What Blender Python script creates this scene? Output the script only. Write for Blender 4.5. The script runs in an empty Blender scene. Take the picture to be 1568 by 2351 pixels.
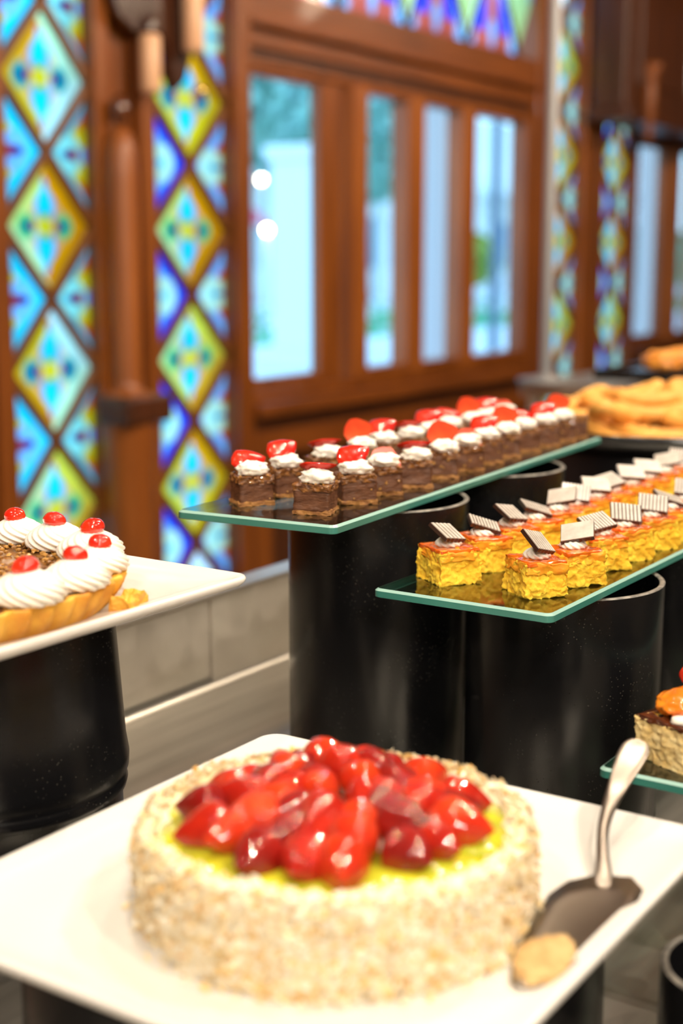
import bpy, bmesh, math, random
from math import sin, cos, pi, radians, sqrt, atan2, hypot
from mathutils import Vector, Matrix, noise
random.seed(7)
S = bpy.context.scene
COL = S.collection
# ------------------------------------------------------------------ camera
# world: X runs along the buffet counter, Y towards the window wall, Z up; z=0 is the lens height
cam_d = bpy.data.cameras.new('camera'); cam = bpy.data.objects.new('camera', cam_d); COL.objects.link(cam)
cam_d.sensor_fit = 'HORIZONTAL'; cam_d.sensor_width = 24.0; cam_d.lens = 24.0*3200/1568
TH = math.atan(575.5/3200); AZ = radians(33.426)
fwd = Vector((cos(TH)*cos(AZ), cos(TH)*sin(AZ), -sin(TH)))
cam.rotation_euler = fwd.to_track_quat('-Z', 'Y').to_euler()
cam.location = (0, 0, 0)
cam_d.clip_start = 0.02; cam_d.clip_end = 200
cam_d.dof.use_dof = True; cam_d.dof.focus_distance = 1.04; cam_d.dof.aperture_fstop = 3.7
S.camera = cam
S.view_settings.view_transform = 'Standard'; S.view_settings.look = 'None'
S.view_settings.gamma = 1; S.view_settings.exposure = 0.0; S.view_settings.use_curve_mapping = False
# ------------------------------------------------------------------ sky
w = bpy.data.worlds.new('world'); S.world = w; w.use_nodes = True
nt = w.node_tree; bg = nt.nodes['Background']
tc = nt.nodes.new('ShaderNodeTexCoord'); sep = nt.nodes.new('ShaderNodeSeparateXYZ'); cr = nt.nodes.new('ShaderNodeValToRGB')
nt.links.new(tc.outputs['Generated'], sep.inputs[0]); nt.links.new(sep.outputs['Z'], cr.inputs[0])
cr.color_ramp.elements[0].position = 0.0; cr.color_ramp.elements[0].color = (0.45, 0.78, 1.0, 1)
cr.color_ramp.elements[1].position = 0.6; cr.color_ramp.elements[1].color = (0.30, 0.62, 1.0, 1)
nt.links.new(cr.outputs[0], bg.inputs[0]); bg.inputs[1].default_value = 2.9
# ------------------------------------------------------------------ room lamps and added lights
def area(x, y, z, tx, ty, tz, size, power, col=(1, .86, .68)):
    d = bpy.data.lights.new('area_light', 'AREA'); d.shape = 'DISK'; d.size = size; d.energy = power; d.color = col
    o = bpy.data.objects.new('area_light', d); COL.objects.link(o); o.location = (x, y, z)
    o.rotation_euler = Vector((tx-x, ty-y, tz-z)).to_track_quat('-Z', 'Y').to_euler(); return o
WARM = (1, .87, .70)
LAMPS = [(-.55, -.75, 1.45, .6, .4, -.3, 16), (.45, -.95, 1.45, .9, .4, -.3, 16), (-.75, .55, 1.5, .6, .5, -.3, 12), (.5, .25, 1.5, .7, .45, -.3, 11),
         (1.5, -.6, 1.5, 1.2, .5, -.3, 16), (1.6, .5, 1.5, 1.4, .6, -.3, 9), (2.6, .3, 1.5, 2.2, .8, -.3, 16), (.2, 1.25, 1.5, .7, .7, -.3, 7), (1.1, 1.0, 1.5, 1.0, .6, -.3, 6)]
for a in LAMPS: area(*a[:6], .034, a[6]*1.08, WARM)
area(-2.2, -2.2, 1.55, .55, .4, -.35, .28, 56, (1, .90, .76))  # added soft fill from behind the camera, not a fitting of the room
area(-1.8, -3.0, 1.3, -1.0, -4, .2, .5, 30, (1, .88, .72))  # added light that brightens the front wall for reflections in the steel
area(3.5, -2.6, 1.3, 3.5, -4, .2, .5, 30, (1, .88, .72))  # second added light on the front wall, same purpose
# wall-washing lamps further along the room
for a in [(2.4, .6, 1.5, 3.0, 3, .2, 30), (3.7, .9, 1.5, 4.3, 3, .1, 34), (5.2, 1.1, 1.5, 5.6, 3, .1, 28), (7.0, 1.2, 1.5, 7.4, 3, -.1, 17)]:
    area(*a[:6], .3, a[6], (1, .80, .58))
# ================================================================== helpers
def N(t, k, **kw):
    n = t.nodes.new(k)
    for a, b in kw.items(): setattr(n, a, b)
    return n
def mat(name, col, rough=.5, metal=0, col2=None, scale=20, detail=4, bump=0, bscale=None, coat=0, spec=.5, sss=0, stretch=None, lo=.35, hi=.65, bdist=.002, trans=0):
    m = bpy.data.materials.new(name); m.use_nodes = True; t = m.node_tree; b = t.nodes['Principled BSDF']
    b.inputs['Base Color'].default_value = (*col, 1); b.inputs['Roughness'].default_value = rough; b.inputs['Metallic'].default_value = metal
    b.inputs['Coat Weight'].default_value = coat; b.inputs['Coat Roughness'].default_value = .06; b.inputs['Specular IOR Level'].default_value = spec
    if sss:
        b.inputs['Subsurface Weight'].default_value = sss; b.inputs['Subsurface Radius'].default_value = (.006, .004, .002); b.inputs['Subsurface Scale'].default_value = 1
    tcn = N(t, 'ShaderNodeTexCoord'); mp = N(t, 'ShaderNodeMapping'); t.links.new(tcn.outputs['Object'], mp.inputs[0])
    if stretch: mp.inputs['Scale'].default_value = stretch
    if col2 is not None:
        nz = N(t, 'ShaderNodeTexNoise'); nz.inputs['Scale'].default_value = scale; nz.inputs['Detail'].default_value = detail
        t.links.new(mp.outputs[0], nz.inputs['Vector'])
        r = N(t, 'ShaderNodeValToRGB'); r.color_ramp.elements[0].position = lo; r.color_ramp.elements[1].position = hi
        r.color_ramp.elements[0].color = (*col, 1); r.color_ramp.elements[1].color = (*col2, 1)
        t.links.new(nz.outputs['Fac'], r.inputs[0]); t.links.new(r.outputs[0], b.inputs['Base Color'])
    if bump:
        nb = N(t, 'ShaderNodeTexNoise'); nb.inputs['Scale'].default_value = bscale or scale; nb.inputs['Detail'].default_value = 5
        t.links.new(mp.outputs[0], nb.inputs['Vector'])
        bp = N(t, 'ShaderNodeBump'); bp.inputs['Strength'].default_value = bump; bp.inputs['Distance'].default_value = bdist
        t.links.new(nb.outputs['Fac'], bp.inputs['Height']); t.links.new(bp.outputs[0], b.inputs['Normal'])
    return m
def obj(name, bm, m, parent=None, smooth=False):
    me = bpy.data.meshes.new(name)
    if isinstance(bm, bmesh.types.BMesh): bm.to_mesh(me); bm.free()
    else: me.from_pydata(bm[0], [], bm[1])
    ms = m if isinstance(m, (list, tuple)) else [m]
    for q in ms: me.materials.append(q)
    if smooth:
        for p in me.polygons: p.use_smooth = True
    o = bpy.data.objects.new(name, me); COL.objects.link(o)
    if parent: o.parent = parent
    return o
def empty(name, loc=(0, 0, 0), rz=0):
    o = bpy.data.objects.new(name, None); COL.objects.link(o); o.location = loc; o.rotation_euler = (0, 0, rz); o.empty_display_size = .02; return o
def tag(o, label=None, cat=None, group=None, kind=None):
    if label: o['label'] = label
    if cat: o['category'] = cat
    if group: o['group'] = group
    if kind: o['kind'] = kind
    return o
def kids(o, cache={}):
    return list(o.children)
def copy_tree(o, parent=None):
    c = o.copy(); COL.objects.link(c)
    if parent is not None: c.parent = parent
    for ch in CH.get(o.name, []): copy_tree(ch, c)
    return c
CH = {}
def reg(root):   # remember the family of a prototype so that copies need no scene update
    CH[root.name] = [o for o in bpy.data.objects if o.parent == root]
    for o in CH[root.name]: reg(o)
def box(bm, x0, x1, y0, y1, z0, z1, bev=0, mtx=None):
    r = bmesh.ops.create_cube(bm, size=1)
    vs = r['verts']
    bmesh.ops.scale(bm, vec=(x1-x0, y1-y0, z1-z0), verts=vs)
    bmesh.ops.translate(bm, vec=((x0+x1)/2, (y0+y1)/2, (z0+z1)/2), verts=vs)
    if bev:
        es = list({e for v in vs for e in v.link_edges})
        rr = bmesh.ops.bevel(bm, geom=es, offset=bev, segments=2, affect='EDGES', profile=.5)
        vs = [v for v in set(vs) | set(rr['verts']) if v.is_valid]
    if mtx is not None: bmesh.ops.transform(bm, matrix=mtx, verts=vs)
    return bm
def BX(name, x0, x1, y0, y1, z0, z1, m, parent=None, bev=.004):
    return obj(name, box(bmesh.new(), x0, x1, y0, y1, z0, z1, bev), m, parent)
def lathe(prof, n=48, closed=False, fn=None):
    vs = []; fs = []
    for r, z in prof:
        for i in range(n):
            a = 2*pi*i/n; rr = r
            if fn: rr = fn(r, z, a)
            vs.append((rr*cos(a), rr*sin(a), z))
    k = len(prof)
    for j in range(k-1):
        for i in range(n):
            a, b = j*n+i, j*n+(i+1) % n
            fs.append((a, b, b+n, a+n))
    if closed:
        for i in range(n): fs.append(((k-1)*n+i, (k-1)*n+(i+1) % n, (i+1) % n, i))
    return vs, fs
def nz(p, s, seed=0): return noise.noise(Vector((p[0]*s+seed*13.7, p[1]*s-seed*7.1, p[2]*s+seed*3.3)))
def lump_box(sx, sy, sz, cuts, amp, freq, seed, z0=0, taper=0):
    bm = bmesh.new(); bmesh.ops.create_cube(bm, size=1)
    bmesh.ops.subdivide_edges(bm, edges=bm.edges[:], cuts=cuts, use_grid_fill=True)
    for v in bm.verts:
        p = v.co.copy()
        m = max(abs(p.x), abs(p.y))*2
        # rounded corners
        q = Vector((p.x*sx, p.y*sy, p.z*sz))
        t = 1 - taper*(p.z+.5)
        q.x *= t; q.y *= t
        d = Vector((nz(q, freq, seed), nz(q, freq, seed+1), nz(q, freq, seed+2)))*amp + Vector((nz(q, freq*3, seed+4), nz(q, freq*3, seed+5), nz(q, freq*3, seed+6)))*amp*.5
        q += d
        q.z += sz/2 + z0
        v.co = q
    return bm
def blob(r, sub, amp, freq, seed, sc=(1, 1, 1), flat=None):
    bm = bmesh.new(); bmesh.ops.create_icosphere(bm, subdivisions=sub, radius=1)
    for v in bm.verts:
        d = 1 + amp*nz(v.co, freq, seed) + amp*.5*nz(v.co, freq*2.7, seed+3)
        q = v.co*d*r
        v.co = Vector((q.x*sc[0], q.y*sc[1], q.z*sc[2]))
        if flat is not None and v.co.z < flat: v.co.z = flat
    return bm
# ------------------------------------------------------------------ materials
def wood(name, c1, c2, rough=.42, st=(3, 3, .35), coat=.06):
    m = mat(name, c1, rough, 0, c2, 6, 6, .15, 30, coat=coat, stretch=st, lo=.3, hi=.7); return m
W_V = wood('wood_vertical', (.25, .069, .007), (.135, .033, .003))
W_H = wood('wood_horizontal', (.23, .061, .007), (.125, .031, .003), st=(.35, 3, 3))
W_D = wood('wood_dark', (.085, .022, .005), (.045, .012, .003))
W_L = wood('wood_lattice', (.17, .060, .014), (.12, .040, .009))
W_O = wood('wood_orange', (.34, .10, .014), (.20, .052, .007))
STEEL = mat('brushed_steel', (.64, .60, .53), .32, .88, (.40, .37, .32), 3, 5, .08, 60, stretch=(1, 14, 14), lo=.3, hi=.75)
STEELV = mat('worn_steel', (.70, .64, .55), .5, .6, (.52, .47, .40), 9, 5, .1, 40, lo=.3, hi=.7)
def riser_mat():
    m = mat('black_pvc', (.006, .006, .007), .28, 0, None, spec=.28, bump=.04, bscale=30)
    t = m.node_tree; b = t.nodes['Principled BSDF']
    tcn = N(t, 'ShaderNodeTexCoord')
    v = N(t, 'ShaderNodeTexVoronoi'); v.inputs['Scale'].default_value = 300; t.links.new(tcn.outputs['Object'], v.inputs['Vector'])
    n1 = N(t, 'ShaderNodeTexNoise'); n1.inputs['Scale'].default_value = 16; n1.inputs['Detail'].default_value = 6; t.links.new(tcn.outputs['Object'], n1.inputs['Vector'])
    lt = N(t, 'ShaderNodeMath', operation='LESS_THAN'); lt.inputs[1].default_value = .15; t.links.new(v.outputs['Distance'], lt.inputs[0])
    gt = N(t, 'ShaderNodeMapRange'); gt.inputs[1].default_value = .46; gt.inputs[2].default_value = .74; t.links.new(n1.outputs['Fac'], gt.inputs[0])
    mu = N(t, 'ShaderNodeMath', operation='MULTIPLY'); t.links.new(lt.outputs[0], mu.inputs[0]); t.links.new(gt.outputs[0], mu.inputs[1])
    mx = N(t, 'ShaderNodeMix', data_type='RGBA'); mx.inputs[6].default_value = (.006, .006, .007, 1); mx.inputs[7].default_value = (.11, .10, .085, 1)
    t.links.new(mu.outputs[0], mx.inputs[0]); t.links.new(mx.outputs[2], b.inputs['Base Color'])
    rr = N(t, 'ShaderNodeMapRange'); rr.inputs[3].default_value = .14; rr.inputs[4].default_value = .34; t.links.new(n1.outputs['Fac'], rr.inputs[0]); t.links.new(rr.outputs[0], b.inputs['Roughness'])
    return m
BLACK = riser_mat()
RIM = mat('worn_pipe_rim', (.10, .09, .08), .5, 0, (.30, .27, .23), 120, 4, lo=.4, hi=.7)
PORC = mat('white_porcelain', (.75, .73, .69), .14, spec=.5)
def schlick(t, f0=.04, mul=1.0):
    lw = N(t, 'ShaderNodeLayerWeight'); lw.inputs[0].default_value = .5
    pw = N(t, 'ShaderNodeMath', operation='POWER'); pw.inputs[1].default_value = 5; t.links.new(lw.outputs['Facing'], pw.inputs[0])
    ma = N(t, 'ShaderNodeMath', operation='MULTIPLY_ADD'); ma.inputs[1].default_value = (1-f0)*mul; ma.inputs[2].default_value = f0; t.links.new(pw.outputs[0], ma.inputs[0]); return ma
def glass_mat(name, tint, rough=.02, ior=1.5):
    m = bpy.data.materials.new(name); m.use_nodes = True; t = m.node_tree; t.nodes.remove(t.nodes['Principled BSDF']); out = t.nodes['Material Output']
    tr = N(t, 'ShaderNodeBsdfTransparent'); tr.inputs[0].default_value = (*tint, 1)
    gl = N(t, 'ShaderNodeBsdfGlossy'); gl.inputs['Roughness'].default_value = rough; gl.inputs[0].default_value = (1, 1, 1, 1)
    fr = schlick(t, ((ior-1)/(ior+1))**2)
    mx = N(t, 'ShaderNodeMixShader'); t.links.new(fr.outputs[0], mx.inputs[0]); t.links.new(tr.outputs[0], mx.inputs[1]); t.links.new(gl.outputs[0], mx.inputs[2])
    t.links.new(mx.outputs[0], out.inputs[0]); return m
GL_SHELF = glass_mat('shelf_glass', (.42, .50, .46), .06, 1.75)
GL_WIN = glass_mat('window_glass', (.97, .985, 1), .0, 1.35)
GEDGE = mat('frosted_glass_edge', (.055, .26, .215), .35, 0, (.035, .19, .155), 12, 3, spec=.7, sss=0)
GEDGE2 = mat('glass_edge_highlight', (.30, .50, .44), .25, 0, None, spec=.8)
def painted(name):   # stained glass: daylight glows through it; colour stored on the mesh
    m = bpy.data.materials.new(name); m.use_nodes = True; t = m.node_tree; t.nodes.remove(t.nodes['Principled BSDF']); out = t.nodes['Material Output']
    at = N(t, 'ShaderNodeAttribute'); at.attribute_name = 'Col'
    tl = N(t, 'ShaderNodeBsdfTranslucent'); tp = N(t, 'ShaderNodeBsdfTransparent'); gl = N(t, 'ShaderNodeBsdfGlossy'); gl.inputs['Roughness'].default_value = .1
    t.links.new(at.outputs['Color'], tl.inputs[0]); t.links.new(at.outputs['Color'], tp.inputs[0])
    a = N(t, 'ShaderNodeMixShader'); a.inputs[0].default_value = .22; t.links.new(tl.outputs[0], a.inputs[1]); t.links.new(tp.outputs[0], a.inputs[2])
    fr = schlick(t, .03)
    b = N(t, 'ShaderNodeMixShader'); t.links.new(fr.outputs[0], b.inputs[0]); t.links.new(a.outputs[0], b.inputs[1]); t.links.new(gl.outputs[0], b.inputs[2])
    t.links.new(b.outputs[0], out.inputs[0]); return m
STAIN = painted('stained_glass')
# ================================================================== SETTING: room shell
FZ = -1.36; CZ = 1.72; WY = 3.0
PLASTER = mat('warm_plaster', (.62, .50, .36), .8, 0, (.55, .43, .30), 3)
tag(BX('floor', -3, 10.2, -4, WY+.1, FZ-.05, FZ, mat('floor_tiles', (.20, .13, .08), .35, 0, (.26, .18, .11), 4)), kind='structure')
tag(BX('ceiling', -3, 10.2, -4, WY+.12, CZ, CZ+.05, wood('ceiling_wood', (.14, .05, .014), (.09, .03, .008))), kind='structure')
tag(BX('wall_left', -3.1, -3, -4, WY+.1, FZ, CZ, PLASTER), kind='structure')
tag(BX('wall_front', -3, 10.2, -4.1, -4, FZ, CZ, PLASTER), kind='structure')
tag(BX('wall_right', 10.2, 10.3, -4, WY+.1, FZ, CZ, W_D), kind='structure')
# back wall: every board is its own piece
wb = tag(empty('wall_back', (0, WY, FZ)), kind='structure')
def wpart(name, x0, x1, yf, z0, z1, m=W_V, bev=.006, yb=.10, parent=wb):
    # yf = how far it stands proud of the wall face (positive towards the room)
    o = BX(name, x0, x1, -yf, yb, z0-FZ, z1-FZ, m, parent, bev); return o
for k in range(8):      # plank wall left of the first stained panel
    wpart('plank', -3+.72*k+.004, min(-3+.72*(k+1), 2.78)-.004, .0+.004*(k % 2), FZ, CZ)
wpart('stile', 2.74, 2.81, .035, FZ, CZ)
wpart('stile', 3.17, 3.235, .035, FZ, CZ)
wpart('stile', 3.375, 3.44, .035, FZ, CZ)
wpart('plank', 3.235, 3.375, -.01, FZ, CZ, W_V)
wpart('stile', 3.84, 3.925, .045, FZ, CZ, W_V)
for (a, b) in ((2.81, 3.17), (3.44, 3.84), (6.32, 6.72), (6.99, 7.39)):
    wpart('panel_board', a, b, .0, FZ, -1.18, W_V)
    wpart('panel_board', a, b, .0, 1.38, CZ, W_V)
wpart('stile', 6.17, 6.32, .04, FZ, CZ, W_V)
wpart('stile', 6.72, 6.80, .035, FZ, CZ, W_O)
wpart('plank', 6.80, 6.91, .0, FZ, CZ, W_D)
wpart('stile', 6.91, 6.99, .035, FZ, CZ, W_V)
wpart('stile', 7.39, 7.46, .035, FZ, CZ, W_V)
wpart('plank', 9.75, 10.2, .0, FZ, CZ, W_D)
def bay(x0, x1, wood_h, wood_v):
    wpart('dado_rail', x0, x1, .075, -.545, -.495, wood_h)          # window ledge
    wpart('dado_moulding', x0, x1, .035, -.60, -.545, W_D)
    wpart('bottom_rail', x0, x1, .03, -.70, -.60, wood_h)
    n = 3; wdt = (x1-x0)/n
    for i in range(n):
        wpart('stile', x0+i*wdt, x0+i*wdt+.13, .028, -1.22, -.70, wood_v)
        wpart('recessed_panel', x0+i*wdt+.13, x0+(i+1)*wdt, -.012, -1.22, -.70, W_D)
    wpart('skirting', x0, x1, .03, FZ, -1.22, W_D)
    wpart('head_board', x0, x1, .012, .725, .93, wood_h)             # plain frieze over the windows
    wpart('head_moulding', x0, x1, .05, .79, .815, wood_h)
    wpart('shadow_rail', x0, x1, -.005, .685, .725, W_D)  # dark wood colour stands for the shade in the gap
    wpart('top_board', x0, x1, .0, 1.38, CZ, wood_h)
bay(3.925, 6.17, W_H, W_V)
bay(7.46, 9.75, W_D, W_D)
wpart('cornice', -3, 10.2, .06, 1.60, 1.66, W_D)
sf = tag(empty('trim_1', (6.70, 2.75, .63)), kind='structure')
BX('soffit_board', 0, 3.48, 0, .18, .12, 1.08, W_D, sf, .01)
BX('soffit_lip', -.02, 3.48, -.03, .2, .06, .12, W_D, sf, .008)
for q in range(4): BX('soffit_panel', .16+.70*q, .72+.70*q, -.012, .01, .24, .95, W_D, sf, .008)
cb = tag(empty('carved_corbel', (6.95, 2.72, .60)), 'slim carved wooden corbel hanging below the dark soffit at the upper right', 'corbel')
v, f = lathe([(0, -.01), (.016, 0), (.024, .03), (.018, .07), (.03, .11), (.034, .24), (.028, .30), (.04, .34), (.04, .38), (0, .385)], 24); obj('corbel_shaft', (v, f), W_V, cb, True)
o = obj('corbel_knob', blob(.022, 3, 0, 1, 0), W_O, cb, True); o.location = (.0, -.035, .36)
# ------------------------------------------------------------------ windows
def window(idx, x0, panes, xe):
    w_ = tag(empty('window_%d' % idx, (0, WY, FZ)), kind='structure')
    def b(name, a, c, yf, z0, z1, m): return wpart(name, a, c, yf, z0, z1, m, .006, .05, w_)
    b('frame_top', x0, xe, .01, .655, .685, W_V); b('frame_bottom', x0, xe, .03, -.495, -.455, W_V)
    b('frame_jamb', xe-.05, xe, .02, -.455, .655, W_V)
    gaps = []
    prev = x0
    for i, (a, c) in enumerate(panes):
        pr = .035 if i else -.005
        m = W_V if i % 2 == 0 else W_O
        if a > prev:
            if i == 1:
                b('sash_stile', prev, a-.13, -.005, -.455, .655, W_V); b('sash_stile', a-.105, a, pr, -.455, .655, W_O)
            else: b('sash_stile', prev, a, pr, -.455, .655, W_O if i else W_V)
        b('sash_rail', a, c, pr, .633, .655, W_V); b('sash_rail', a, c, pr, -.455, -.415, W_V)
        g = BX('glass_pane', a-.006, c+.006, .02, .026, -.42-FZ, .64-FZ, GL_WIN, w_, 0)
        prev = c
    b('sash_stile', prev, xe-.05, .035, -.455, .655, W_V)
    return w_
window(1, 3.925, [(3.955, 4.405), (4.685, 4.988), (5.125, 5.445), (5.57, 6.06)], 6.17)
window(2, 7.46, [(7.51, 7.93), (8.13, 8.42), (8.55, 8.85), (8.97, 9.45)], 9.75)
# ------------------------------------------------------------------ stained glass
def srgb(h):
    r, g, b = h
    f = lambda c: (c/255/12.92 if c/255 < .04045 else ((c/255+.055)/1.055)**2.4)
    return (f(r), f(g), f(b))
YEL = srgb((255, 205, 25)); ORA = srgb((255, 145, 5)); MINT = srgb((222, 245, 175)); LIME = srgb((245, 225, 70)); PALE = srgb((225, 240, 230)); CY = srgb((5, 215, 235)); CYD = srgb((40, 180, 235))
PINK = srgb((255, 175, 125)); LIL = srgb((160, 150, 220)); RED = srgb((245, 55, 8)); NAVY = srgb((25, 30, 130)); CRIM = srgb((170, 20, 70)); GRN = srgb((60, 190, 110)); BLUE = srgb((30, 60, 225)); SKY = srgb((140, 200, 245)); TEAL = srgb((20, 160, 150)); VIO = srgb((90, 70, 170)); COR = srgb((240, 110, 90))
def mixc(a, b, t): t = max(0, min(1, t)); return tuple(a[i]*(1-t)+b[i]*t for i in range(3))
def col_rhomb(u, v, pal):
    s = abs(u)+abs(v)
    for sg in (-1, 1):
        if hypot(u-sg*.26, v) < .065: return CRIM
        if hypot((u-sg*.40)*.8, v*1.3) < .085: return NAVY
        if hypot(u-sg*.42, v) < .19: return GRN if pal % 2 else TEAL
    if hypot(u, v*1.15) < .17: return YEL
    av = abs(v)
    if .10 < av < .62:
        wd = .21*sin(pi*min(1, (av-.06)/.56)**.75)
        if abs(u) < wd*.78: return CY if av > .2 else GRN
        if abs(u) < wd*1.05: return LIL
    if av >= .60 and hypot(u*1.5, av-.66) < .06: return RED
    if .50 < s < .60: return PINK
    q = (0 if u < 0 else 1) + (0 if v > 0 else 2)
    P = [[YEL, PALE, ORA, MINT], [LIME, ORA, MINT, ORA], [ORA, MINT, YEL, PALE], [MINT, LIME, LIME, ORA], [YEL, ORA, LIME, YEL]][pal % 5]
    if s < .50: return mixc(P[q], PINK, .45)
    return mixc(P[q], P[(q+2) % 4], .35*(1-av))
def col_half(u, v, pal):   # u = distance inwards from the panel edge 0..1
    s = abs(u)+abs(v)
    if pal < 10:
        if abs(v) < .07 and .22 < u < .40: return CRIM
        if hypot((u-.47)*.7, v*1.5) < .085: return NAVY
        if hypot(u-.42, v) < .28: return mixc(MINT, CY, .5) if pal % 2 else SKY
        if s > .66: return CY if pal != 1 else mixc(CY, TEAL, .5)
        if u < .18 and abs(v) > .45: return RED
        if u < .44 and abs(v) > .12: return YEL if abs(v) < .35 else ORA
        return LIL
    if hypot(u-.36, v) < .07: return CY
    if abs(v) < .05 and u < .36: return NAVY
    if hypot(u-.38, v) < .30: return mixc(MINT, PALE, .5)
    if s > .74: return BLUE if pal == 10 else VIO
    if s > .52: return SKY
    if u < .28 and .22 < abs(v) < .62: return RED if abs(v) < .50 else ORA
    return mixc(PINK, LIME, .4)
def col_tri(u, v, pal):    # u -1..1 across, v 0 base..1 apex
    if pal == 0:
        if hypot(u, v-.16) < .13: return SKY
        if v < .18: return mixc(COR, RED, .3) if abs(u) < .7 else SKY
        if abs(u) < .30*(1-v)+.05 and v < .55: return COR
        if hypot(u, (v-.62)*1.4) < .26: return SKY
        if hypot((abs(u)-.5)*1.2, v-.30) < .16: return BLUE
        return mixc(BLUE, LIL, .35)
    return mixc(mixc(MINT, GRN, .25), YEL, .5*v) if abs(u) < .5 else mixc(SKY, BLUE, .4)
def glass_grid(pts, cf, n=26, th=.004):
    """pts: 3 or 4 (x,z) corners; a pane built from small cells, with rim; cf(x,z)->colour"""
    vs = []; fs = []; cols = []
    if len(pts) == 3: pts = [pts[0], pts[1], pts[2], pts[2]]
    P = [Vector(p) for p in pts]
    for j in range(n+1):
        for i in range(n+1):
            a, b = i/n, j/n
            p = (P[0]*(1-a)+P[1]*a)*(1-b) + (P[3]*(1-a)+P[2]*a)*b
            vs.append((p.x, 0, p.y)); cols.append(cf(p.x, p.y))
    for j in range(n):
        for i in range(n):
            k = j*(n+1)+i; fs.append((k, k+1, k+n+2, k+n+1))
    loop = [i for i in range(n+1)] + [(n+1)*j+n for j in range(1, n+1)] + [(n+1)*n+i for i in range(n-1, -1, -1)] + [(n+1)*j for j in range(n-1, 0, -1)]
    base = len(vs)
    for k in loop: x, y, z = vs[k]; vs.append((x, th, z)); cols.append(cols[k])
    L = len(loop)
    for i in range(L): fs.append((loop[i], base+i, base+(i+1) % L, loop[(i+1) % L]))
    me = bpy.data.meshes.new('glass_pane'); me.from_pydata(vs, [], fs)
    ca = me.color_attributes.new('Col', 'FLOAT_COLOR', 'POINT')
    for i, c in enumerate(cols): ca.data[i].color = (*c, 1)
    me.materials.append(STAIN); return me
HP = .21
def mesh_obj(name, me, parent, loc): o = bpy.data.objects.new(name, me); COL.objects.link(o); o.parent = parent; o.location = loc; return o
def bar(p, q, wd, y0, y1, m, parent, name='lattice_bar'):
    (x0, z0), (x1, z1) = p, q; L = hypot(x1-x0, z1-z0); a = atan2(z1-z0, x1-x0)
    M = Matrix.Translation(((x0+x1)/2, 0, (z0+z1)/2)) @ Matrix.Rotation(-a, 4, 'Y')
    return obj(name, box(bmesh.new(), -L/2, L/2, y0, y1, -wd/2, wd/2, .003, M), m, parent)
RH = {}
def stained_panel(idx, cx, hw, z0, z1, blue):
    w_ = tag(empty('window_%d' % idx, (cx, WY, 0)), kind='structure')
    key = round(hw, 3)
    for pal in range(5):
        if (key, pal) not in RH:
            RH[(key, pal)] = glass_grid([(0, -HP), (hw, 0), (0, HP), (-hw, 0)], lambda x, z: col_rhomb(x/hw, z/HP, pal))
    hp = (10, 11) if blue else (0, 1)
    for i, sd in enumerate((-1, 1)):
        k = (key, 'h', hp[i], sd)
        if k not in RH:
            RH[k] = glass_grid([(sd*hw, -HP), (sd*hw, HP), (0, 0)], lambda x, z: col_half((hw-abs(x))/hw, z/HP, hp[i]))
    n0 = int(math.floor((z0-.1)/.42)); n1 = int(math.ceil((z1-.1)/.42))
    pals = [3, 3, 0, 1, 2, 0, 4] if not blue else [3, 4, 3, 1, 4, 3, 1]
    for k in range(n0, n1+1):
        zc = .1+.42*k
        if z0+.05 < zc < z1-.05: mesh_obj('glass_pane', RH[(key, pals[(k+3) % 7])], w_, (0, .012, zc))
        zn = zc+.21
        if z0+.02 < zn < z1-.02:
            for i, sd in enumerate((-1, 1)): mesh_obj('glass_pane', RH[(key, 'h', hp[i], sd)], w_, (0, .012, zn))
        for sx in (-1, 1):
            for sz in (-1, 1):
                if z0 < zc+sz*.1 < z1: bar((sx*hw, zc), (0, zc+sz*.21), .027, -.012, .012, W_L, w_)
    for sx in (-1, 1): bar((sx*(hw-.004), z0), (sx*(hw-.004), z1), .016, -.012, .014, W_L, w_, 'edge_bead')
    bar((-hw, z0), (hw, z0), .03, -.012, .014, W_L, w_, 'bottom_bead'); bar((-hw, z1), (hw, z1), .03, -.012, .014, W_L, w_, 'top_bead')
    return w_
stained_panel(3, 2.992, .185, -1.18, 1.38, False)
stained_panel(4, 3.640, .200, -1.18, 1.38, True)
stained_panel(5, 6.520, .200, -1.18, 1.38, True)
stained_panel(6, 7.190, .200, -1.18, 1.38, True)
def transom(idx, x0, x1, first):
    w_ = tag(empty('window_%d' % idx, (0, WY, 0)), kind='structure')
    zb, zt = .93, 1.38; p = .50; x = first; hw = .235
    up = glass_grid([(-hw, 0), (hw, 0), (0, .43)], lambda a, b: col_tri(a/hw, b/.43, 0))
    dn = glass_grid([(-hw, .43), (hw, .43), (0, 0)], lambda a, b: col_tri(a/hw, 1-b/.43, 1))
    while x < x1-.05:
        if x > x0+.1:
            mesh_obj('glass_pane', up, w_, (x, .012, zb))
            for s in (-1, 1): bar((x+s*.25, zb-.01), (x, zt), .014, -.008, .012, W_D, w_)
        if x0 < x+.1 and x+.25 < x1-.05: mesh_obj('glass_pane', dn, w_, (x+.25, .012, zb+.015))
        x += p
    return w_
transom(7, 3.925, 6.17, 3.78)
transom(8, 7.46, 9.75, 7.7)
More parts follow.
